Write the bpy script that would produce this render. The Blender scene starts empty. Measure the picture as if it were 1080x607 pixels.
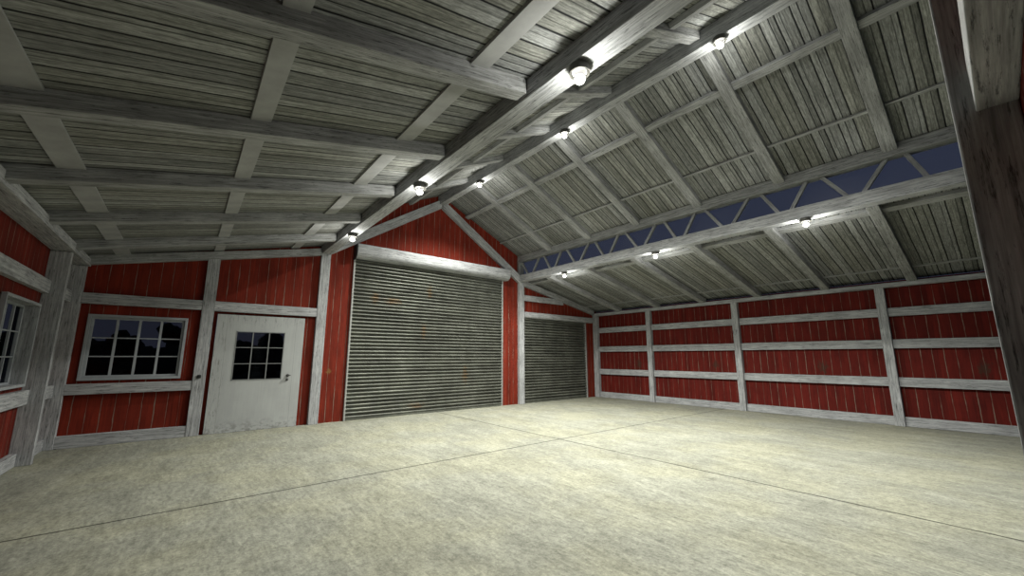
import bpy, bmesh, math, random
from mathutils import Vector, Matrix
random.seed(4)
SC = bpy.context.scene
COL = SC.collection
PI = math.pi

# ------------------------------------------------------------------ tagging
def tag(o, label=None, cat=None, group=None, kind=None):
    if label: o['label'] = label
    if cat: o['category'] = cat
    if group: o['group'] = group
    if kind: o['kind'] = kind
    return o

# ------------------------------------------------------------------ node helpers
class NT:
    def __init__(s, name):
        s.m = bpy.data.materials.new(name); s.m.use_nodes = True
        s.t = s.m.node_tree; s.n = s.t.nodes; s.l = s.t.links; s.n.clear()
        s.out = s.n.new('ShaderNodeOutputMaterial')
    def node(s, typ, **kw):
        n = s.n.new(typ)
        for k, v in kw.items(): setattr(n, k, v)
        return n
    def put(s, sock, v):
        if isinstance(v, bpy.types.NodeSocket): s.l.new(v, sock)
        else: sock.default_value = v
    def math(s, op, a, b=None, c=None, clamp=False):
        n = s.node('ShaderNodeMath', operation=op, use_clamp=clamp)
        s.put(n.inputs[0], a)
        if b is not None: s.put(n.inputs[1], b)
        if c is not None: s.put(n.inputs[2], c)
        return n.outputs[0]
    def vec(s, op, a, b=None):
        n = s.node('ShaderNodeVectorMath', operation=op)
        s.put(n.inputs[0], a)
        if b is not None: s.put(n.inputs[1], b)
        return n.outputs['Value'] if op in ('LENGTH', 'DISTANCE') else n.outputs[0]
    def coord(s): return s.node('ShaderNodeTexCoord').outputs['Object']
    def shifted(s):
        oi = s.node('ShaderNodeObjectInfo')
        k = s.math('MULTIPLY', oi.outputs['Random'], 37.0)
        cb = s.node('ShaderNodeCombineXYZ'); 
        for i in range(3): s.l.new(k, cb.inputs[i])
        return s.vec('ADD', s.coord(), cb.outputs[0])
    def sep(s, v):
        n = s.node('ShaderNodeSeparateXYZ'); s.put(n.inputs[0], v); return n.outputs
    def comb(s, x=0., y=0., z=0.):
        n = s.node('ShaderNodeCombineXYZ')
        for i, v in enumerate((x, y, z)): s.put(n.inputs[i], v)
        return n.outputs[0]
    def noise(s, v, scale, detail=4., rough=.55):
        n = s.node('ShaderNodeTexNoise'); s.put(n.inputs['Vector'], v)
        n.inputs['Scale'].default_value = scale; n.inputs['Detail'].default_value = detail
        n.inputs['Roughness'].default_value = rough
        return n.outputs['Fac']
    def wn(s, a):
        n = s.node('ShaderNodeTexWhiteNoise', noise_dimensions='1D'); s.put(n.inputs['W'], a); return n.outputs['Value']
    def scale(s, v, k): return s.vec('MULTIPLY', v, k)
    def step(s, v, lo, hi):       # smooth 0..1 between lo and hi
        n = s.node('ShaderNodeMapRange', interpolation_type='SMOOTHSTEP')
        s.put(n.inputs[0], v); n.inputs[1].default_value = lo; n.inputs[2].default_value = hi
        return n.outputs[0]
    def rng(s, v, a, b, c, d):
        n = s.node('ShaderNodeMapRange'); s.put(n.inputs[0], v)
        for i, q in enumerate((a, b, c, d)): s.put(n.inputs[i+1], q)
        return n.outputs[0]
    def mix(s, f, a, b):
        n = s.node('ShaderNodeMix', data_type='RGBA'); s.put(n.inputs[0], f)
        for i, v in ((6, a), (7, b)):
            if isinstance(v, bpy.types.NodeSocket): s.l.new(v, n.inputs[i])
            else: n.inputs[i].default_value = (*v, 1)
        return n.outputs[2]
    def mulc(s, col, f):          # colour times factor
        n = s.node('ShaderNodeVectorMath', operation='SCALE'); s.put(n.inputs[0], col); s.put(n.inputs['Scale'], f)
        return n.outputs[0]
    def bsdf(s, col, rough=.7, metal=0., bump=None, bs=.3, bd=.01, spec=.3):
        b = s.node('ShaderNodeBsdfPrincipled')
        if isinstance(col, bpy.types.NodeSocket): s.l.new(col, b.inputs['Base Color'])
        else: b.inputs['Base Color'].default_value = (*col, 1)
        s.put(b.inputs['Roughness'], rough); b.inputs['Metallic'].default_value = metal
        b.inputs['Specular IOR Level'].default_value = spec
        if bump is not None:
            n = s.node('ShaderNodeBump'); s.put(n.inputs['Height'], bump)
            n.inputs['Strength'].default_value = bs; n.inputs['Distance'].default_value = bd
            s.l.new(n.outputs[0], b.inputs['Normal'])
        s.l.new(b.outputs[0], s.out.inputs[0]); return s.m

WHITE = (.375, .388, .400)
def mat_wood(name, base, dark, wear=1.0, axis=0):
    N = NT(name); v = N.shifted()
    if axis == 2: a_, b_, c_ = N.sep(v); v = N.comb(c_, b_, a_)
    g1 = N.noise(N.scale(v, (1.6, 34, 34)), 1.0, 6, .65)
    g2 = N.noise(N.scale(v, (4, 110, 110)), 1.0, 4, .6)
    bl = N.noise(v, 2.2, 5, .6)
    crack = N.noise(N.scale(v, (3.2, 42, 42)), 1.3, 5, .78)
    knots = N.noise(N.scale(v, (6, 24, 24)), 1.0, 4, .7)
    a = N.rng(g1, .3, .7, .60, 1.24); b = N.rng(g2, .3, .7, .72, 1.2); c = N.rng(bl, .3, .7, .80, 1.14)
    k = N.math('MULTIPLY', N.math('MULTIPLY', a, b), c)
    col = N.mulc(N.mix(N.math('MULTIPLY', N.step(crack, .53, .66), .85), base, dark), k)
    col = N.mix(N.math('MULTIPLY', N.step(knots, .64, .72), .7*wear), col, dark)
    return N.bsdf(col, .8, bump=g1, bs=.35, bd=.006, spec=.15)

def mat_boards(name, base, dark, w=.21):
    # boards run along local X, side by side along local Y
    N = NT(name); v = N.coord(); x, y, z = N.sep(v)
    wob = N.math('MULTIPLY', N.math('SUBTRACT', N.noise(N.scale(v, (.7, .3, 1)), 1.5, 3), .5), .03)
    t = N.math('DIVIDE', N.math('ADD', y, wob), w)
    cell = N.math('FLOOR', t); f = N.math('FRACT', t)
    r1 = N.wn(cell); r2 = N.wn(N.math('ADD', cell, 71.3)); r3 = N.wn(N.math('ADD', cell, 13.7))
    split = N.rng(r2, 0, 1, .3, .7)
    d1 = N.math('MINIMUM', f, N.math('SUBTRACT', 1.0, f))
    d2 = N.math('ABSOLUTE', N.math('SUBTRACT', f, split))
    side = N.math('GREATER_THAN', f, split)
    g1m = N.math('SUBTRACT', 1.0, N.step(d1, .015, .075))
    g2m = N.math('SUBTRACT', 1.0, N.step(d2, .008, .05))
    gro = N.math('MAXIMUM', g1m, N.math('MULTIPLY', g2m, N.rng(r3, 0, 1, .35, 1.)))
    off = N.comb(N.math('MULTIPLY', r1, 50.), N.math('MULTIPLY', side, 3.), 0.)
    vv = N.vec('ADD', v, off)
    gr = N.noise(N.scale(vv, (1.8, 44, 10)), 1., 6, .7)
    fine = N.noise(N.scale(vv, (7, 130, 20)), 1., 3, .7)
    bl = N.noise(vv, 1.1, 4, .6)
    speck = N.noise(N.scale(vv, (11, 44, 10)), 1., 3, .7)
    tint = N.rng(N.wn(N.math('ADD', N.math('MULTIPLY', cell, 2.), side)), 0, 1, .68, 1.22)
    k = N.math('MULTIPLY', N.math('MULTIPLY', N.rng(gr, .3, .7, .45, 1.4), N.rng(fine, .3, .7, .7, 1.25)), N.math('MULTIPLY', tint, N.rng(bl, .3, .7, .85, 1.12)))
    k = N.math('MULTIPLY', k, N.rng(speck, .35, .62, .72, 1.12))
    base2 = N.mix(N.wn(N.math('ADD', cell, 5.5)), base, (base[0]*1.01, base[1]*.995, base[2]*.92))
    col = N.mix(gro, N.mulc(base2, k), dark)
    h = N.math('SUBTRACT', N.math('MULTIPLY', gr, .5), N.math('MULTIPLY', gro, 1.6))
    return N.bsdf(col, .85, bump=h, bs=.5, bd=.012, spec=.1)

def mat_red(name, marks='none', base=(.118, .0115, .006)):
    N = NT(name); v = N.coord(); x, y, z = N.sep(v)
    u = N.math('ADD', x, y)
    wob = N.math('MULTIPLY', N.math('SUBTRACT', N.noise(N.comb(u, 0., N.math('MULTIPLY', z, 1.)), 3.2, 3), .5), .035)
    t = N.math('DIVIDE', N.math('ADD', u, wob), .2)
    cell = N.math('FLOOR', t); f = N.math('FRACT', t)
    d = N.math('ABSOLUTE', N.math('SUBTRACT', f, .5))
    flat = N.comb(u, 0., z)
    vv = N.vec('ADD', flat, N.comb(N.math('MULTIPLY', N.wn(cell), 9.), 0., N.math('MULTIPLY', N.wn(N.math('ADD', cell, 3.1)), 30.)))
    wn_ = N.noise(N.scale(vv, (9, 9, 1.5)), 1., 5, .7)
    wid = N.rng(wn_, .35, .7, .012, .055)
    line = N.math('MULTIPLY', N.math('SUBTRACT', 1., N.math('GREATER_THAN', d, wid)), N.rng(wn_, .38, .6, .25, .95))
    # thin chips and scratches running up the boards
    chip = N.step(N.noise(N.scale(vv, (20, 20, 2.2)), 1., 5, .7), .715, .75)
    sh = N.math('SUBTRACT', 1., N.math('MULTIPLY', N.step(N.math('ABSOLUTE', N.math('SUBTRACT', d, .06)), .0, .05), 1.))
    gr = N.noise(N.scale(vv, (34, 34, 1.8)), 1., 5, .7)
    bl = N.noise(vv, 1.2, 4, .6)
    k = N.math('MULTIPLY', N.rng(gr, .3, .7, .7, 1.25), N.rng(bl, .3, .7, .75, 1.2))
    k = N.math('MULTIPLY', k, N.rng(N.wn(N.math('ADD', cell, 8.8)), 0, 1, .84, 1.12))
    col = N.mulc(base, k)
    col = N.mix(N.math('MULTIPLY', sh, .35), col, (.05, .004, .003))
    pale = N.mix(wn_, (.15, .08, .06), (.27, .23, .18))
    col = N.mix(N.math('MULTIPLY', line, .75), col, pale)
    col = N.mix(N.math('MULTIPLY', chip, .55), col, (.20, .16, .12))
    if marks == 'right':
        # the weathered greenish bruise that comes back every three metres
        m = N.math('SUBTRACT', N.math('FRACT', N.math('DIVIDE', N.math('ADD', y, 1.16), 3.0)), .5)
        dx = N.math('MULTIPLY', m, 3.0 / .16); dz = N.math('DIVIDE', N.math('SUBTRACT', z, 1.42), .26)
        r = N.vec('LENGTH', N.comb(dx, 0., dz))
        r = N.math('ADD', r, N.math('MULTIPLY', N.math('SUBTRACT', N.noise(N.scale(flat, (16, 16, 8)), 1., 5, .7), .5), 3.0))
        col = N.mix(N.math('MULTIPLY', N.math('SUBTRACT', 1., N.step(r, .2, .9)), .6), col, (.032, .028, .018))
    if marks == 'front':
        r = N.vec('LENGTH', N.scale(N.vec('SUBTRACT', N.comb(x, 0., z), (3.02, 0., 1.32)), (9, 1, 9)))
        r = N.math('ADD', r, N.math('MULTIPLY', N.math('SUBTRACT', N.noise(flat, 22., 4, .7), .5), 2.))
        col = N.mix(N.math('MULTIPLY', N.math('SUBTRACT', 1., N.step(r, .2, .8)), .7), col, (.16, .09, .03))
    h = N.math('SUBTRACT', N.math('MULTIPLY', gr, .2), line)
    return N.bsdf(col, .75, bump=h, bs=.35, bd=.008, spec=.15)

def mat_concrete():
    N = NT('concrete'); v = N.coord(); x, y, z = N.sep(v)
    st = N.noise(N.scale(v, (3.6, 1.0, 1)), 1., 9, .72)
    st2 = N.noise(N.scale(v, (20, 4.0, 1)), 1., 6, .75)
    big = N.noise(v, .42, 4, .6)
    fine = N.noise(v, 34., 4, .8)
    sp = N.noise(N.scale(v, (1.4, .8, 1)), 13., 4, .8)
    k = N.math('MULTIPLY', N.rng(st, .3, .7, .70, 1.22), N.rng(st2, .3, .7, .70, 1.2))
    k = N.math('MULTIPLY', k, N.rng(fine, .3, .7, .68, 1.25))
    k = N.math('MULTIPLY', k, N.rng(sp, .3, .55, .62, 1.08))
    k = N.math('MULTIPLY', k, N.rng(big, .3, .7, .86, 1.1))
    base = N.mix(N.step(N.noise(v, .8, 3), .4, .62), (.250, .256, .212), (.262, .264, .204))
    col = N.mulc(base, k)
    col = N.mix(N.math('MULTIPLY', N.step(N.noise(N.scale(v, (2.6, 1.3, 1)), 1.5, 7, .75), .58, .76), .5), col, (.085, .085, .07))
    wob = N.math('MULTIPLY', N.math('SUBTRACT', N.noise(v, 3.), .5), .012)
    jx = N.math('ABSOLUTE', N.math('ADD', N.math('SUBTRACT', x, 6.28), wob))
    jy = N.math('ABSOLUTE', N.math('ADD', N.math('SUBTRACT', y, 6.14), wob))
    j = N.math('SUBTRACT', 1., N.step(N.math('MINIMUM', jx, jy), .008, .021))
    col = N.mix(N.math('MULTIPLY', j, .9), col, (.008, .008, .006))
    h = N.math('SUBTRACT', N.math('ADD', N.math('MULTIPLY', fine, .4), N.math('MULTIPLY', st, .4)), N.math('MULTIPLY', j, 2.))
    return N.bsdf(col, .8, bump=h, bs=.3, bd=.01, spec=.2)

def mat_curtain():
    N = NT('rolling_door_steel'); v = N.coord(); x, y, z = N.sep(v)
    n1 = N.noise(N.scale(v, (1.2, 1, 5)), 1., 6, .7); n2 = N.noise(N.scale(v, (5, 1, .8)), 1., 5, .7); n3 = N.noise(v, 26., 3, .7)
    k = N.math('MULTIPLY', N.math('MULTIPLY', N.rng(n1, .3, .7, .55, 1.35), N.rng(n2, .3, .7, .72, 1.2)), N.rng(n3, .3, .7, .85, 1.12))
    row = N.wn(N.math('FLOOR', N.math('DIVIDE', z, .1047)))
    k = N.math('MULTIPLY', k, N.rng(row, 0, 1, .8, 1.15))
    col = N.mulc((.125, .132, .112), k)
    fl = N.comb(x, 0., z); wob = N.math('MULTIPLY', N.math('SUBTRACT', N.noise(fl, 9., 5, .75), .5), 2.6)
    m = None
    for cx, cz, sx, sz in ((4.15, 3.42, 5.5, 4), (4.70, 3.35, 2.6, 6), (5.9, 3.75, 9, 3), (7.3, 1.1, 7, 2.2), (5.6, .25, 3, 8), (5.75, 2.5, 8, 2.5)):
        r = N.vec('LENGTH', N.scale(N.vec('SUBTRACT', fl, (cx, 0., cz)), (sx, 1, sz)))
        q = N.math('SUBTRACT', 1., N.step(N.math('ADD', r, wob), .1, .9))
        m = q if m is None else N.math('MAXIMUM', m, q)
    m = N.math('MAXIMUM', m, N.math('MULTIPLY', N.step(N.noise(N.scale(v, (3, 1, 2.2)), 1., 7, .75), .66, .76), .7))
    col = N.mix(N.math('MULTIPLY', m, .6), col, (.16, .085, .025))
    return N.bsdf(col, .5, .25, bump=n3, bs=.1, spec=.4)

def mat_door():
    N = NT('chipped_white_door_paint'); v = N.coord(); x, y, z = N.sep(v)
    g = N.noise(N.scale(v, (30, 30, 1.4)), 1., 6, .7); bl = N.noise(v, 2., 4)
    k = N.math('MULTIPLY', N.rng(g, .3, .7, .94, 1.05), N.rng(bl, .3, .7, .93, 1.05))
    col = N.mulc((.345, .362, .362), k)
    # dirt at the foot and chipping near the outer boards
    low = N.math('MULTIPLY', N.math('SUBTRACT', 1., N.step(z, .0, .35)), N.step(N.noise(N.scale(v, (3, 1, 5)), 2.2, 7, .75), .47, .60))
    side = N.math('SUBTRACT', 1., N.step(N.math('SUBTRACT', x, .475), .12, .34))
    up = N.step(z, 2.3, 2.6)
    edge = N.math('MULTIPLY', N.math('MAXIMUM', side, up), N.step(N.noise(N.scale(v, (20, 20, 3.)), 1.2, 7, .78), .52, .63))
    col = N.mix(N.math('MULTIPLY', N.math('MAXIMUM', low, edge), .65), col, (.11, .11, .10))
    ln = N.math('MINIMUM', N.math('ABSOLUTE', N.math('SUBTRACT', x, .68)), N.math('ABSOLUTE', N.math('SUBTRACT', x, 2.13)))
    col = N.mix(N.math('MULTIPLY', N.math('SUBTRACT', 1., N.step(ln, .002, .008)), .35), col, (.12, .12, .11))
    return N.bsdf(col, .5, bump=g, bs=.08, spec=.3)

def flat(name, col, rough=.6, metal=0., var=.12, sc=8.):
    N = NT(name); n = N.noise(N.coord(), sc, 4, .6)
    return N.bsdf(N.mulc(col, N.rng(n, .3, .7, 1-var, 1+var)), rough, metal)

def mat_glass(name, gloss, tint=.8, ro=.06):
    N = NT(name); tr = N.node('ShaderNodeBsdfTransparent'); tr.inputs[0].default_value = (tint, tint*1.01, tint*1.01, 1)
    gl = N.node('ShaderNodeBsdfGlossy'); gl.inputs['Roughness'].default_value = ro
    mx = N.node('ShaderNodeMixShader'); mx.inputs[0].default_value = gloss
    N.l.new(tr.outputs[0], mx.inputs[1]); N.l.new(gl.outputs[0], mx.inputs[2]); N.l.new(mx.outputs[0], N.out.inputs[0])
    return N.m

def emit(name, col, s):
    N = NT(name); e = N.node('ShaderNodeEmission'); e.inputs[0].default_value = (*col, 1); e.inputs[1].default_value = s
    N.l.new(e.outputs[0], N.out.inputs[0]); return N.m

M_WOOD = mat_wood('weathered_white_timber', WHITE, (.055, .058, .065))
M_WOODZ = mat_wood('weathered_white_upright_lining', WHITE, (.055, .058, .065), 1., 2)
M_RAFT = mat_wood('weathered_grey_white_rafter', (.33, .34, .342), (.05, .053, .057))
M_STRIP = None
M_BOARD = mat_boards('weathered_roof_boards', (.272, .284, .284), (.013, .014, .016))
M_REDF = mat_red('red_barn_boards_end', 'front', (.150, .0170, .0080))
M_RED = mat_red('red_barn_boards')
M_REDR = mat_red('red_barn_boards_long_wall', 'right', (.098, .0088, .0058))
M_FLOOR = mat_concrete()
M_CURT = mat_curtain()
M_DOOR = mat_door()
M_STRIP = flat('smooth_grey_batten', (.30, .308, .31), .7, 0, .16, 3.)
M_FRAME = flat('pale_window_paint', (.29, .315, .335), .5, 0, .08)
M_MUNT = flat('grey_glazing_bar', (.17, .18, .18), .5)
M_DARK = flat('black_plastic', (.016, .018, .018), .45)
M_CHROME = flat('dull_door_metal', (.10, .10, .10), .35, .8)
M_CAP = flat('dark_bronze_lamp_cap', (.05, .05, .045), .5)
M_LAMPW = flat('white_lamp_socket', (.55, .55, .55), .4)
M_RAIL = flat('galvanised_guide_rail', (.33, .34, .33), .45, .3)
M_GLASS = mat_glass('window_glass', .008, .55)
M_CLERE = mat_glass('clerestory_glass', .004, .9, .35)
BULB = 3300.
M_BULB = emit('glowing_bulb', (1.0, .985, .92), 14.)
M_LEAF = flat('night_tree_leaves', (.02, .035, .018), .9, 0, .4)
M_BARK = flat('tree_bark', (.04, .03, .02), .9)
M_GRASS = flat('dark_meadow', (.012, .022, .012), .95, 0, .4, .6)

# ------------------------------------------------------------------ mesh helpers
def link(name, bm, m, parent=None, bevel=0., smooth=False):
    me = bpy.data.meshes.new(name); bm.normal_update(); bm.to_mesh(me); bm.free(); me.materials.append(m)
    if smooth:
        for p in me.polygons: p.use_smooth = True
    o = bpy.data.objects.new(name, me); COL.objects.link(o)
    if parent: o.parent = parent
    if bevel:
        b = o.modifiers.new('edge', 'BEVEL'); b.width = bevel; b.segments = 2; b.limit_method = 'ANGLE'; b.angle_limit = .6
    return o
def box(bm, x0, x1, y0, y1, z0, z1):
    v = [bm.verts.new(p) for p in ((x0,y0,z0),(x1,y0,z0),(x1,y1,z0),(x0,y1,z0),(x0,y0,z1),(x1,y0,z1),(x1,y1,z1),(x0,y1,z1))]
    for f in ((3,2,1,0),(4,5,6,7),(0,1,5,4),(1,2,6,5),(2,3,7,6),(3,0,4,7)): bm.faces.new([v[i] for i in f])
def boxo(name, x0, x1, y0, y1, z0, z1, m, parent=None, bevel=.004):
    bm = bmesh.new(); box(bm, x0, x1, y0, y1, z0, z1); return link(name, bm, m, parent, bevel)
def prism(bm, pts, axis, a, b):       # polygon pts in the other two axes, extruded along axis
    def P(u, v, w):
        return {0: (w, u, v), 1: (u, w, v), 2: (u, v, w)}[axis]
    A = [bm.verts.new(P(u, v, a)) for u, v in pts]; B = [bm.verts.new(P(u, v, b)) for u, v in pts]
    n = len(pts); bm.faces.new(A); bm.faces.new(B[::-1])
    for i in range(n): bm.faces.new((A[i], B[i], B[(i+1) % n], A[(i+1) % n]))
    bmesh.ops.recalc_face_normals(bm, faces=bm.faces)
def member(name, p0, p1, w, h, m, parent=None, up=(0,0,1), bevel=.008, ends=None):
    """a sawn timber from p0 to p1 (centre line), w across, h in the up direction; its long axis is local X.
       ends='plumb' cuts both ends vertically"""
    p0 = Vector(p0); p1 = Vector(p1); L = (p1-p0).length
    X = (p1-p0).normalized(); Z = (Vector(up) - X*Vector(up).dot(X)).normalized(); Y = Z.cross(X)
    bm = bmesh.new(); 
    sh = 0.
    if ends == 'plumb':
        sh = X.z/max(1e-6, math.sqrt(1-X.z**2)) * h/2
    n = max(1, int(L/1.2))
    rings = []
    for i in range(n+1):
        x = L*i/n; j = 0 if i in (0, n) else .0025
        r = []
        for (sy, sz) in ((-1,-1),(1,-1),(1,1),(-1,1)):
            xx = x + (sh*sz if i in (0, n) else 0)
            r.append(bm.verts.new((xx, sy*w/2+random.uniform(-j, j), sz*h/2+random.uniform(-j, j))))
        rings.append(r)
    bm.faces.new(rings[0][::-1]); bm.faces.new(rings[-1])
    for a, b in zip(rings, rings[1:]):
        for k in range(4): bm.faces.new((a[k], a[(k+1)%4], b[(k+1)%4], b[k]))
    bmesh.ops.recalc_face_normals(bm, faces=bm.faces)
    o = link(name, bm, m, None, bevel)
    o.matrix_world = Matrix.Translation(p0) @ Matrix((X, Y, Z)).transposed().to_4x4()
    if parent:
        o.parent = parent; o.matrix_parent_inverse = parent.matrix_world.inverted()
    return o
def lathe(bm, prof, n=24, cz=0):
    rings = []
    for r, z in prof:
        rings.append([bm.verts.new((r*math.cos(2*PI*i/n), r*math.sin(2*PI*i/n), z)) for i in range(n)] if r > 1e-6 else [bm.verts.new((0, 0, z))])
    for a, b in zip(rings, rings[1:]):
        for i in range(n):
            q = [a[i % len(a)], a[(i+1) % len(a)], b[(i+1) % len(b)], b[i % len(b)]]
            s = []
            for k in q:
                if k not in s: s.append(k)
            if len(s) > 2: bm.faces.new(s)
    bmesh.ops.recalc_face_normals(bm, faces=bm.faces)
def empty(name, loc=(0,0,0)):
    o = bpy.data.objects.new(name, None); COL.objects.link(o); o.location = loc; o.empty_display_size = .2
    bpy.context.view_layer.update(); return o
ORD = ['first', 'second', 'third', 'fourth', 'fifth', 'sixth', 'seventh', 'eighth']

# ------------------------------------------------------------------ main dimensions (metres)
Y0, YF = -.18, 11.50          # inner faces of the red boards, near and far gable
PF = 11.38                    # face of far posts
XL, XR = -1.99, 14.17         # inner faces of the red boards, long walls
BX0, BX1 = 2.58, 2.82         # left post row / beam
CX0, CX1 = 9.62, 9.86         # right post row / truss
RX = 6.22                     # ridge
SL, SC_ = .225, .464          # slopes: lean-tos, middle roof
def zl(x): return 4.51 + SL*(x-2.54)               # underside of left rafters
def zr(x): return 4.51 - SL*(x-9.88)               # underside of right lean-to rafters
def zc(x): return 5.42 + SC_*(3.40-abs(x-RX))      # underside of middle rafters
HL, HC = .18, .15

# ------------------------------------------------------------------ floor and ground
tag(boxo('floor', XL-.1, XR+.1, Y0-.12, YF+.1, -.15, 0, M_FLOOR, bevel=0), 'stained yellowish concrete slab floor with two crossing joints', 'floor', kind='structure')
bm = bmesh.new(); box(bm, -60, 80, -40, 110, -.45, -.2)
tag(link('ground', bm, M_GRASS), 'dark meadow outside the windows at night', 'ground', kind='structure')

# ------------------------------------------------------------------ walls
def gable_wall(name, y0, y1, holes, m):
    xs = sorted(set([XL-.1, BX0+.12, RX, CX0+.12, XR+.1] + [h[0] for h in holes] + [h[1] for h in holes]))
    def top(x, side):
        if x < BX0+.12 or (x == BX0+.12 and side < 0): return zl(x)+HL+.02
        if x > CX0+.12 or (x == CX0+.12 and side > 0): return zr(x)+HL+.02
        return zc(x)+HC+.02
    bm = bmesh.new()
    for a, b in zip(xs, xs[1:]):
        mid = (a+b)/2; ta, tb = top(a, 1), top(b, -1)
        hs = sorted([h for h in holes if h[0] <= mid <= h[1]], key=lambda h: h[2])
        z = 0.
        for h in hs:
            if h[2] > z: prism(bm, [(a, z), (b, z), (b, h[2]), (a, h[2])], 1, y0, y1)
            z = h[3]
        prism(bm, [(a, z), (b, z), (b, tb), (a, ta)], 1, y0, y1)
    return link(name, bm, m)
W1 = (-1.55, -.09, 1.29, 2.50)                     # window opening in the far wall
D1 = (.475, 2.33, 0, 2.70); D2 = (3.46, 8.87, 0, 4.55); D3 = (9.86, 13.47, 0, 3.22)
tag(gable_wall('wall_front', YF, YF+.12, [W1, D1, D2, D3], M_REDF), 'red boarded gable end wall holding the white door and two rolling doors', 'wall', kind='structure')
def back_wall():
    bm = bmesh.new()
    prism(bm, [(2.38, 0), (BX1, 0), (BX1, 2.45), (2.38, 2.45)], 1, Y0-.12, Y0)
    prism(bm, [(-1.6, 2.45), (BX1, 2.45), (BX1, zl(BX1)+HL), (-1.6, zl(-1.6)+HL)], 1, Y0-.12, Y0)
    prism(bm, [(XL-.1, 0), (-1.6, 0), (-1.6, zl(-1.6)+HL), (XL-.1, zl(XL-.1)+HL)], 1, Y0-.12, Y0)
    return link('wall_back', bm, M_RED)
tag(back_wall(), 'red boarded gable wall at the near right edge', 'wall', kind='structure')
def long_wall(name, x0, x1, ztop, holes, m):
    ys = sorted(set([Y0, YF] + [h[0] for h in holes] + [h[1] for h in holes])); bm = bmesh.new()
    for a, b in zip(ys, ys[1:]):
        mid = (a+b)/2; z = 0.
        for h in sorted([h for h in holes if h[0] <= mid <= h[1]], key=lambda h: h[2]):
            box(bm, x0, x1, a, b, z, h[2]); z = h[3]
        box(bm, x0, x1, a, b, z, ztop)
    return link(name, bm, m)
W2 = (8.25, 9.80, 1.27, 2.52)
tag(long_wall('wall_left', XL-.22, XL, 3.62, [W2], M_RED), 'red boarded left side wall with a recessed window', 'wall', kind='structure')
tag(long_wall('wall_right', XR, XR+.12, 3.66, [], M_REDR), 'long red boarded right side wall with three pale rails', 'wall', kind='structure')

# ------------------------------------------------------------------ roof slopes (the ceiling)
def slope(x0, z0, x1, z1, label, th=.07):
    L = math.hypot(x1-x0, z1-z0); W = YF-Y0+.24
    bm = bmesh.new(); box(bm, 0, L, 0, W, 0, th)
    o = link('ceiling', bm, M_BOARD)
    X = Vector((x1-x0, 0, z1-z0)).normalized(); Y = Vector((0, 1, 0)); Z = X.cross(Y)
    o.matrix_world = Matrix.Translation((x0, Y0-.12, z0)) @ Matrix((X, Y, Z)).transposed().to_4x4()
    return tag(o, label, 'ceiling', kind='structure')
slope(XL-.15, zl(XL-.15)+HL, BX0+.02, zl(BX0+.02)+HL, 'dim grey board ceiling of the left lean-to over the white door')
slope(BX0-.1, zc(BX0-.1)+HC, RX, zc(RX)+HC, 'grey board slope between left beam and ridge')
slope(RX, zc(RX)+HC, CX1+.1, zc(CX1+.1)+HC, 'bright grey board slope between ridge and truss')
slope(CX1-.02, zr(CX1-.02)+HL, XR+.15, zr(XR+.15)+HL, 'dark grey board ceiling of the right lean-to beyond the truss')

# ------------------------------------------------------------------ posts
def post(x0, x1, y0, y1, top, label, m=None, name='timber_post'):
    cx, cy = (x0+x1)/2, (y0+y1)/2
    o = member(name, (cx, cy, 0), (cx, cy, top), x1-x0, y1-y0, m or M_WOOD, up=(0, 1, 0), bevel=.008)
    return tag(o, label, 'post')
post(.17, .40, PF, YF, 3.97, 'white timber post between small-paned window and white door')
post(BX0, BX1, PF, YF, 4.48, 'tall white timber post right of the white door')
post(CX0, CX1, PF, YF, 4.53, 'tall white timber post between the two rolling doors')
post(-1.99, -1.73, PF, YF, 3.50, 'grey corner post left of the end wall window')
post(-1.99, -1.73, 10.04, 10.15, 3.50, 'deep grey post on left wall beside the recessed window')
for i, (y0, y1, l) in enumerate(((11.26, PF+.11, 'pale corner post beside the small rolling door'), (8.64, 8.83, 'pale post on the right wall, nearest the small rolling door'),
                 (5.42, 5.61, 'pale post at the middle of the right wall'), (1.79, 1.98, 'pale post on the right wall, nearest the viewer'))):
    post(14.0, XR-.002, y0, y1, 3.485, l)
post(CX0, CX1, Y0, .0, 4.53, 'pale post under the near end of the zigzag truss')
post(BX0, BX1, Y0, .006, 4.48, 'dark near post filling the right edge of the view', M_WOOD)

# ------------------------------------------------------------------ rails and plates along the walls
def rail(p0, p1, w, h, label, name='wall_rail', cat='rail'): return tag(member(name, p0, p1, w, h, M_WOOD, bevel=.006), label, cat)
yr = YF-.055; yw = .11
# end wall, left lean-to
rail((-1.73, yr, 2.86), (.17, yr, 2.86), yw, .215, 'pale rail above the small-paned end wall window')
rail((.40, yr, 2.86), (BX0, yr, 2.86), yw, .225, 'pale rail directly above the white door')
rail((-1.73, yr, 1.08), (.17, yr, 1.08), yw, .20, 'pale rail under the small-paned end wall window')
tag(member('baseboard_front', (-1.73, yr, .113), (.17, yr, .113), yw, .225, M_WOOD, bevel=.006), 'pale foot board below the end wall window', 'baseboard', kind='structure')
# end wall, right lean-to
rail((CX1, yr, 3.94), (12.05, yr, 3.94), yw-.02, .22, 'short pale rail above the small rolling door')
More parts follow.
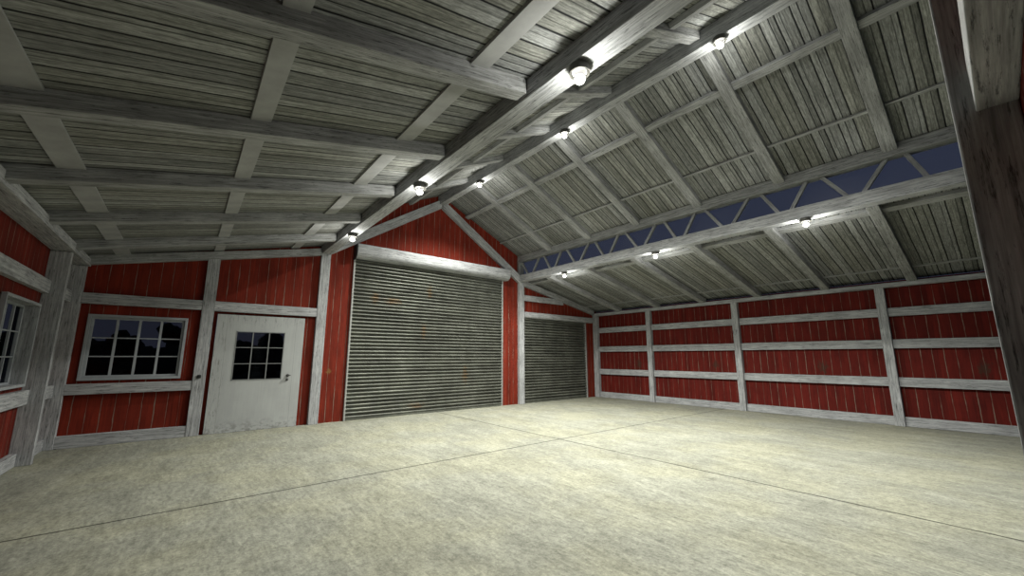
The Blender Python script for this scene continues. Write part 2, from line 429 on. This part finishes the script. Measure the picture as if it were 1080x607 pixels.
# left wall
for z, h, l in ((2.86, .22, 'pale rail above the recessed left window'), (1.06, .23, 'pale rail below the recessed left window')):
    rail((-1.945, Y0, z), (-1.945, 10.04, z), .09, h, l)
for z, h, l in ((2.86, .22, 'short rail stub between the two left corner posts, upper'), (1.06, .23, 'short rail stub between the two left corner posts, lower')):
    rail((-1.925, 10.15, z), (-1.925, PF, z), .13, h, l)
tag(member('baseboard_left', (-1.945, Y0, .10), (-1.945, 10.04, .10), .09, .20, M_WOOD), 'pale foot board along the left wall', 'baseboard', kind='structure')
tag(member('baseboard_left', (-1.925, 10.15, .10), (-1.925, PF, .10), .13, .20, M_WOOD), 'short foot board between the two left corner posts', 'baseboard', kind='structure')
# right wall
xr_ = 14.125
for z, h, l in ((2.845, .215, 'highest of the three long pale rails on the right wall'), (2.03, .225, 'middle one of the three long pale rails on the right wall'), (1.075, .225, 'lowest of the three long pale rails on the right wall, above the foot board')):
    rail((xr_, Y0, z), (xr_, 11.26, z), .09, h, l)
tag(member('baseboard_right', (xr_, Y0, .113), (xr_, 11.26, .113), .09, .225, M_WOOD), 'long pale foot board along the right wall', 'baseboard', kind='structure')
# wall plates
tag(member('wall_plate', (-1.84, Y0, 3.58), (-1.84, YF, 3.58), .30, .15, M_WOOD), 'long pale plate beam on top of the left wall', 'beam')
tag(member('wall_plate', (14.10, Y0, 3.545), (14.10, YF, 3.545), .20, .115, M_WOOD), 'long pale plate beam on top of the right wall', 'beam')
# back wall bits beside the near post
rail((-1.73, -.12, 2.865), (BX0, -.12, 2.865), .12, .215, 'near rail at the top right corner of the view')
# rafters lying on the end wall
def rafter(p0, p1, w, h, label, m=None, name='rafter'):
    return tag(member(name, p0, p1, w, h, m or M_RAFT, ends='plumb', bevel=.007), label, 'rafter')
def up(h, s): return h/2*math.sqrt(1+s*s)
zz = lambda x: 4.44 + .2075*(x-2.60)
rafter((-1.73, 11.44, zz(-1.73)+.085), (BX0, 11.44, zz(BX0)+.085), .12, .19, 'pale sloping end rafter above window and white door')
rafter((CX1, 11.44, zr(CX1)+.0), (14.0, 11.44, zr(14.0)+.06), .12, .22, 'pale sloping end rafter over the small rolling door')
# gable braces
def brace(x0, x1, label):
    z = lambda x: 6.99 - .642*abs(x-RX) - .16
    return tag(member('gable_brace', (x0, 11.43, z(x0)), (x1, 11.43, z(x1)), .13, .268, M_WOOD, ends='plumb'), label, 'brace')
brace(2.72, RX-.02, 'long sloping gable brace left of the peak above the big rolling door')
brace(RX+.02, 9.72, 'long sloping gable brace right of the peak above the big rolling door')

# ------------------------------------------------------------------ beams and trusses
tag(member('ridge_beam', (RX, Y0, 6.94), (RX, YF, 6.94), .22, .32, M_WOOD), 'pale ridge beam at the roof peak, three lamps under it', 'beam')
PAN = [11.42, 10.25, 9.13, 7.91, 6.76, 5.52, 4.41, 3.15, 2.03, .79, -.16]   # truss panel points on the top chord
def truss(xa, xb, zb, label):
    xc = (xa+xb)/2
    t = empty('roof_truss', (xc, (Y0+YF)/2, zb)); tag(t, label, 'truss')
    member('bottom_chord', (xc, Y0, zb+.13), (xc, PF, zb+.13), xb-xa, .26, M_WOOD, t)
    member('top_chord', (xc, Y0, 5.435), (xc, YF, 5.435), xb-xa, .23, M_WOOD, t)
    member('end_upright', (xc, 11.44, zb), (xc, 11.44, 5.32), xb-xa, .12, M_WOOD, t, up=(0, 1, 0))
    lows = [(a+b)/2 for a, b in zip(PAN, PAN[1:])]
    zt, zl_ = 5.33, zb+.25
    for a, b, c in zip(PAN, lows, PAN[1:]):
        if a < 11.4: member('diagonal_strut', (xc, a-.13, zt), (xc, b+.12, zl_), .07, .06, M_WOOD, t, up=(1, 0, 0), bevel=.003)
        else: member('diagonal_strut', (xc, a-.05, zt), (xc, b+.07+.1, zl_), .07, .06, M_WOOD, t, up=(1, 0, 0), bevel=.003)
        if c > 0: member('diagonal_strut', (xc, b-.10, zl_), (xc, c+.13, zt), .07, .06, M_WOOD, t, up=(1, 0, 0), bevel=.003)
    return t
truss(CX0, CX1, 4.53, 'long pale open truss with zigzag struts against the night sky')
truss(BX0, BX1, 4.48, 'long beam running from the post beside the white door, three lamps under it')
def clere(n, x, label):
    o = boxo('window_%d' % n, x, x+.012, Y0, YF, 4.74, 5.56, M_CLERE, bevel=0)
    tag(o, label, 'window', kind='structure')
clere(3, 9.87, 'long clerestory glazing behind the zigzag truss')
clere(4, 2.555, 'long clerestory glazing over the left beam')

# ------------------------------------------------------------------ rafters
LY = [9.98, 8.2, 6.43, 4.66, 2.9, 1.13]
for i, y in enumerate(LY):
    yc = y+.085; u = up(HL, SL)
    if y < 12: rafter((-1.86, yc, zl(-1.86)+HL/2), (BX0-.02, yc, zl(BX0-.02)+HL/2), .17, HL*.975, 'rafter under the left lean-to ceiling, %s from the end wall' % ORD[i])
    rafter((CX1, yc+.02, zr(CX1)+HL/2), (14.12, yc+.02, zr(14.12)+HL/2), .19, HL*.975, 'rafter under the right lean-to ceiling, %s from the end wall' % ORD[i])
CY = [9.62, 7.85, 6.08, 4.30, 2.51, .74]
for i, y in enumerate(CY):
    yc = y+.10
    rafter((BX1-.05, yc, zc(BX1-.05)+HC/2), (RX-.11, yc, zc(RX-.11)+HC/2), .19, HC*.9, 'rafter between left beam and ridge, %s from the end wall' % ORD[i])
    rafter((RX+.11, yc, zc(RX+.11)+HC/2), (CX0+.06, yc, zc(CX0+.06)+HC/2), .21, HC*.9, 'rafter between ridge and zigzag truss, %s from the end wall' % ORD[i])

# ------------------------------------------------------------------ purlins and battens
def batten(x0, x1, f, H, d, s, label, m, name='batten', y0=Y0, y1=YF):
    """board along the building, against the boards of a slope; f gives the rafter underside"""
    n = Vector((-s, 0, 1)).normalized(); xm = (x0+x1)/2; z = f(xm)+H - d/2*1.02
    o = member(name, (xm+s*d/2, y0, z), (xm+s*d/2, y1, z), (x1-x0), d, m, up=n, bevel=.003)
    return tag(o, label, 'batten')
batten(1.83, 2.045, zl, HL, .03, SL, 'wide smooth batten on the left ceiling, closest to the lamp beam', M_STRIP)
batten(.25, .44, zl, HL, .03, SL, 'wide smooth batten along the middle of the left ceiling', M_STRIP)
batten(-1.36, -1.13, zl, HL, .03, SL, 'wide smooth batten on the left ceiling, closest to the left wall', M_STRIP)
batten(7.22, 7.37, zc, HC, .085, -SC_, 'thick batten halfway down the slope between ridge and zigzag truss', M_RAFT)
batten(8.77, 8.825, zc, HC, .04, -SC_, 'thin batten low on the slope between ridge and zigzag truss', M_RAFT)
batten(5.03, 5.18, zc, HC, .085, SC_, 'thick batten on the slope between left beam and ridge', M_RAFT)
batten(10.22, 10.40, zr, HL, .08, -SL, 'thick batten high under the right lean-to, beside the truss', M_RAFT)
batten(13.44, 13.50, zr, HL, .03, -SL, 'thin batten low under the right lean-to, near the side wall', M_RAFT)

# ------------------------------------------------------------------ small-paned windows
def sash(name, label, nx, nz, w, h, fw, bar_w, bar_h, deep):
    """window built in local X (width) and Z (height), facing -Y; origin at the lower left of the opening"""
    t = empty(name); tag(t, label, 'window', kind='structure')
    bm = bmesh.new()
    for a in ((-fw, w+fw, -fw, 0), (-fw, w+fw, h, h+fw), (-fw, 0, 0, h), (w, w+fw, 0, h)): box(bm, a[0], a[1], -.025, .03, a[2], a[3])
    link('casing', bm, M_FRAME, t, .004)
    s = .045; bm = bmesh.new()
    for a in ((0, w, 0, s), (0, w, h-s, h), (0, s, s, h-s), (w-s, w, s, h-s)): box(bm, a[0], a[1], deep, deep+.05, a[2], a[3])
    f = link('sash_frame', bm, M_FRAME, t, .006)
    bm = bmesh.new()
    for i in range(1, nx):
        x = s+(w-2*s)*i/nx; box(bm, x-bar_w/2, x+bar_w/2, deep+.005, deep+.035, s, h-s)
    for k in range(1, nz):
        z = s+(h-2*s)*k/nz; box(bm, s, w-s, deep+.008, deep+.03, z-bar_h/2, z+bar_h/2)
    link('glazing_bars', bm, M_FRAME if bar_w > .03 else M_MUNT, t, .003)
    boxo('pane', s-.01, w-s+.01, deep+.036, deep+.042, s-.01, h-s+.01, M_GLASS, t, 0)
    return t
w = sash('window_1', 'pale twelve-pane window in the end wall left of the white door', 4, 3, W1[1]-W1[0], W1[3]-W1[2], .05, .042, .022, .02)
w.location = (W1[0], YF-.02, W1[2])
w = sash('window_2', 'recessed pale small-paned window in the left side wall', 4, 3, W2[1]-W2[0], W2[3]-W2[2], .03, .035, .022, .14)
w.rotation_euler = (0, 0, PI/2); w.location = (XL+.05, W2[0], W2[2])
# local X -> world Y, facing -Y -> world +X
bm = bmesh.new(); d = .17
for a in ((0, W2[1]-W2[0], -.001, .012), (0, W2[1]-W2[0], W2[3]-W2[2]-.012, W2[3]-W2[2]+.001)): box(bm, a[0], a[1], -.02, .23, a[2], a[3])
for a in ((-.001, .012), (W2[1]-W2[0]-.012, W2[1]-W2[0]+.001)): box(bm, a[0], a[1], -.02, .23, .012, W2[3]-W2[2]-.012)
link('reveal_lining', bm, M_WOODZ, w)

# ------------------------------------------------------------------ white entry door
d = empty('door_1', ((D1[0]+D1[1])/2, YF, 0)); tag(d, 'chipped white door with nine dark panes in the end wall', 'door', kind='structure')
DY = YF-.085
gx0, gx1, gz0, gz1 = .875, 1.895, 1.16, 2.30
bm = bmesh.new(); xa, xb = D1[0]+.004, D1[1]-.01; zt = 2.685
for a in ((xa, xb, .004, gz0), (xa, xb, gz1, zt), (xa, gx0, gz0, gz1), (gx1, xb, gz0, gz1)): box(bm, a[0], a[1], DY, DY+.06, a[2], a[3])
o = link('door_leaf', bm, M_DOOR)
def child(o, p): o.parent = p; o.matrix_parent_inverse = p.matrix_world.inverted(); return o
child(o, d)
bm = bmesh.new(); t_ = .018
for a in ((gx0, gx1, gz0, gz0+t_), (gx0, gx1, gz1-t_, gz1), (gx0, gx0+t_, gz0, gz1), (gx1-t_, gx1, gz0, gz1)): box(bm, a[0], a[1], DY-.008, DY+.02, a[2], a[3])
for i in (1, 2):
    x = gx0+(gx1-gx0)*i/3; box(bm, x-.011, x+.011, DY-.004, DY+.015, gz0, gz1)
    z = gz0+(gz1-gz0)*i/3; box(bm, gx0, gx1, DY-.003, DY+.014, z-.009, z+.009)
child(link('glazing_bars', bm, M_MUNT), d)
child(boxo('pane', gx0-.005, gx1+.005, DY+.02, DY+.026, gz0-.005, gz1+.005, M_GLASS, bevel=0), d)
bm = bmesh.new(); lathe(bm, [(0, 0), (.034, 0), (.034, .012), (.014, .016), (.012, .045), (.026, .05), (.031, .068), (.02, .085), (0, .088)])
bmesh.ops.transform(bm, matrix=Matrix.Translation((2.03, DY, 1.245)) @ Matrix.Rotation(PI/2, 4, 'X'), verts=bm.verts)
bm2 = bmesh.new(); box(bm, 2.03, 2.09, DY-.07, DY-.05, 1.236, 1.256); bm2.free()
k = child(link('door_handle', bm, M_CHROME, smooth=False), d)
bm = bmesh.new(); lathe(bm, [(0, 0), (.030, 0), (.030, .01), (.018, .014), (.016, .03), (0, .032)])
bmesh.ops.transform(bm, matrix=Matrix.Translation((2.03, DY, 1.145)) @ Matrix.Rotation(PI/2, 4, 'X'), verts=bm.verts)
child(link('lock_cylinder', bm, M_CHROME), d)
# small black switch on the post
s = boxo('light_switch', .245, .315, PF-.035, PF, 1.235, 1.305, M_DARK, bevel=.008)
tag(s, 'small black switch box on the post beside the white door', 'switch')
child(boxo('button', .265, .295, PF-.042, PF-.034, 1.255, 1.285, M_DARK, bevel=.002), s)

# ------------------------------------------------------------------ rolling doors
def curtain(bm, x0, x1, y, z0, z1, pitch):
    n = int(round((z1-z0)/pitch)); p = (z1-z0)/n
    prof = []
    K = 10
    for i in range(n):
        for k in range(K):
            t = k/K
            prof.append((y + .03 - (.03+.045*math.sin(PI*t/.6)**.45 if 0 < t < .6 else 0), z0+(i+t)*p))
    prof.append((y+.03, z1))
    A = [bm.verts.new((x0, a, b)) for a, b in prof]; B = [bm.verts.new((x1, a, b)) for a, b in prof]
    for i in range(len(prof)-1): bm.faces.new((A[i], B[i], B[i+1], A[i+1]))
    # back sheet for thickness
    C_ = [bm.verts.new(p) for p in ((x0, y+.07, z0), (x1, y+.07, z0), (x1, y+.07, z1), (x0, y+.07, z1))]
    bm.faces.new(C_[::-1]); bm.faces.new((A[0], C_[0], C_[1], B[0])); bm.faces.new((A[-1], B[-1], C_[2], C_[3]))
def housing(bm, x0, x1, yf, yb, z0, z1, r, n=8):
    pts = [(yb, z1), (yb, z0), (yf+r, z0)]
    for i in range(1, n+1):
        a = PI/2*i/n; pts.append((yf+r-r*math.sin(a), z0+r-r*math.cos(a)))
    r2 = r*.35
    for i in range(0, 5):
        a = PI/2*i/4; pts.append((yf+r2-r2*math.cos(a), z1-r2+r2*math.sin(a)))
    # soft right and left ends
    prism(bm, pts, 0, x0, x1)
def rolling(n, label, x0, x1, ztop, hx0, hx1, hz0, hz1, hyf, yc, rr, cap=True):
    t = empty('door_%d' % n, ((x0+x1)/2, YF, 0)); tag(t, label, 'door', kind='structure')
    bm = bmesh.new(); curtain(bm, x0+.03, x1-.03, yc, .06, ztop, .1047); child(link('slat_curtain', bm, M_CURT), t)
    bm = bmesh.new(); box(bm, x0+.03, x1-.03, yc-.025, yc+.03, .0, .06); child(link('bottom_bar', bm, M_CURT, bevel=.006), t)
    for a in (x0, x1-.045): child(boxo('guide_rail', a, a+.045, YF-.07, YF+.03, 0, ztop, M_RAIL, bevel=.004), t)
    bm = bmesh.new(); housing(bm, hx0, hx1, hyf, YF, hz0, hz1, rr); h = child(link('roller_housing', bm, M_WOOD, bevel=.01), t)
    if cap:
        bm = bmesh.new(); housing(bm, hx0-.03, hx0, hyf+.01, YF, hz0-.05, hz1-.03, rr); c = link('end_cap', bm, M_DARK, bevel=.006); child(c, h); c['label'] = 'black end cap'
    return t
rolling(2, 'big corrugated grey rolling door in the middle of the end wall', D2[0], D2[1], 4.52, 3.47, 9.03, 4.49, 4.90, 11.18, YF-.01, .20)
rolling(3, 'smaller dark rolling door under the right lean-to', D3[0], D3[1], 3.20, 9.87, 13.88, 3.17, 3.40, 11.34, YF-.005, .08, cap=False)

# ------------------------------------------------------------------ lamps
def lamp_proto():
    t = empty('ceiling_lamp')
    bm = bmesh.new(); lathe(bm, [(0, 0), (.088, 0), (.098, -.006), (.101, -.05), (.099, -.083), (.090, -.085), (.083, -.078), (.078, -.066), (0, -.062)], 32)
    link('lamp_cap', bm, M_CAP, t, smooth=False)
    bm = bmesh.new(); lathe(bm, [(0, -.058), (.076, -.0665), (.072, -.074), (.045, -.080), (.036, -.090), (.033, -.104), (0, -.104)], 24)
    link('socket', bm, M_LAMPW, t, smooth=True)
    bm = bmesh.new(); lathe(bm, [(0, -.098), (.027, -.1), (.034, -.108), (.045, -.122), (.051, -.138), (.051, -.150), (.045, -.166), (.034, -.178), (.018, -.187), (0, -.190)], 24)
    link('bulb', bm, M_BULB, t, smooth=True)
    return t
LAMP = lamp_proto()
def place_lamp(i, loc, label):
    if i == 0: r = LAMP
    else:
        r = LAMP.copy(); COL.objects.link(r)
        for ch in list(LAMP.children):
            c = ch.copy(); COL.objects.link(c); c.parent = r
    r.location = loc; tag(r, label, 'lamp', 'bare bulb lamps under the roof beams')
LYS = (2.24, 5.66, 9.05)
pos = []
WH = ('nearest the viewer', 'middle one of its row', 'nearest the end wall')
for bx, bz, bn in ((2.665, 4.48, 'the left beam'), (6.14, 6.78, 'the ridge beam'), (9.64, 4.53, 'the truss')):
    for y, wn in zip(LYS, WH): pos.append(((bx, y, bz), 'glowing bare bulb lamp under %s, %s' % (bn, wn)))
for i, (p, l) in enumerate(pos): place_lamp(i, p, l)

# the light each lamp throws downwards out of its cap
POW = {2.665: (75., 1., 170, 34.), 6.14: (2450., 1., 142, 28.), 9.64: (470., 1., 166, 46.)}
for p, l in pos:
    L = bpy.data.lights.new('lamp_light', 'SPOT'); L.energy = POW[p[0]][0]*{2.24: .95, 5.66: 1., 9.05: 1.18}[p[1]]; L.color = (1., .985, .90)
    L.spot_size = math.radians(POW[p[0]][2]); L.spot_blend = POW[p[0]][1]; L.shadow_soft_size = .05
    o = bpy.data.objects.new('lamp_light', L); COL.objects.link(o); o.location = (p[0], p[1], p[2]-.25)
    L = bpy.data.lights.new('lamp_glow', 'POINT'); L.energy = POW[p[0]][3]; L.color = (1., .985, .90); L.shadow_soft_size = .05
    o = bpy.data.objects.new('lamp_glow', L); COL.objects.link(o); o.location = (p[0], p[1], p[2]-.25)

# ------------------------------------------------------------------ trees outside
def tree(x, y, h, r, seed, label):
    random.seed(seed)
    t = empty('tree', (x, y, -.2)); tag(t, label, 'tree', 'trees outside the windows')
    bm = bmesh.new(); lathe(bm, [(0, 0), (.35, 0), (.2, .6), (.16, h*.5), (0, h*.55)], 10); link('trunk', bm, M_BARK, t)
    bm = bmesh.new()
    for k in range(26):
        a = random.uniform(0, 2*PI); q = random.uniform(0, .8)*r; z = random.uniform(.2, .92)*h
        rr = r*random.uniform(.28, .5)*(1.15-.5*z/h)
        b2 = bmesh.ops.create_icosphere(bm, subdivisions=2, radius=rr, matrix=Matrix.Translation((q*math.cos(a)*(1.1-.6*z/h), q*math.sin(a), z)))
        for v in b2['verts']: v.co += Vector((random.uniform(-1, 1), random.uniform(-1, 1), random.uniform(-1, 1)))*rr*.16
    link('crown', bm, M_LEAF, t)
TR = ((-16.2, 57, 4.0, 2.0), (-12.6, 54, 3.9, 1.9), (-9.0, 52, 2.9, 1.7), (-6.3, 50, 3.3, 1.7), (-4.0, 46, 4.0, 1.7), (-1.4, 49, 5.0, 2.0), (4.2, 50, 3.4, 1.7), (7.4, 49, 4.4, 2.0))
for i, (x, y, h, r) in enumerate(TR):
    tree(x, y, h, r, 10+i, 'dark rounded tree outdoors in the night, %s from the left through the end wall panes' % ORD[i])
bm = bmesh.new(); g = [[bm.verts.new((-60+4*i, 62+3*j, -.3 + max(0, math.sin(PI*j/6))*(3.1+.5*math.sin(i*.9)+.5*math.sin(i*.37+1)))) for j in range(7)] for i in range(34)]
for i in range(33):
    for j in range(6): bm.faces.new((g[i][j], g[i+1][j], g[i+1][j+1], g[i][j+1]))
tag(link('hill', bm, M_GRASS), 'low dark hills beyond the trees outside', 'hill', kind='structure')

# ------------------------------------------------------------------ night sky
wd = bpy.data.worlds.new('night'); SC.world = wd; wd.use_nodes = True
nt = wd.node_tree; bg = nt.nodes['Background']
tc = nt.nodes.new('ShaderNodeTexCoord'); sp = nt.nodes.new('ShaderNodeSeparateXYZ'); nt.links.new(tc.outputs['Generated'], sp.inputs[0])
mr = nt.nodes.new('ShaderNodeMapRange'); nt.links.new(sp.outputs[2], mr.inputs[0]); mr.inputs[1].default_value = 0; mr.inputs[2].default_value = .5
mx = nt.nodes.new('ShaderNodeMix'); mx.data_type = 'RGBA'; nt.links.new(mr.outputs[0], mx.inputs[0])
mx.inputs[6].default_value = (.038, .042, .066, 1); mx.inputs[7].default_value = (.029, .037, .068, 1)
nt.links.new(mx.outputs[2], bg.inputs[0]); bg.inputs[1].default_value = 1.0

# ------------------------------------------------------------------ camera
cam = bpy.data.cameras.new('camera'); co = bpy.data.objects.new('camera', cam); COL.objects.link(co)
cam.sensor_fit = 'HORIZONTAL'; cam.sensor_width = 36; cam.lens = 36*417.25/1080; cam.clip_start = .02; cam.clip_end = 500
co.location = (0, 0, 1.7); co.rotation_euler = (math.radians(90+9.873), 0, math.radians(-39.11))
SC.camera = co
vs = SC.view_settings; vs.view_transform = 'Standard'; vs.look = 'None'; vs.gamma = 1; vs.use_curve_mapping = False; vs.exposure = -.12
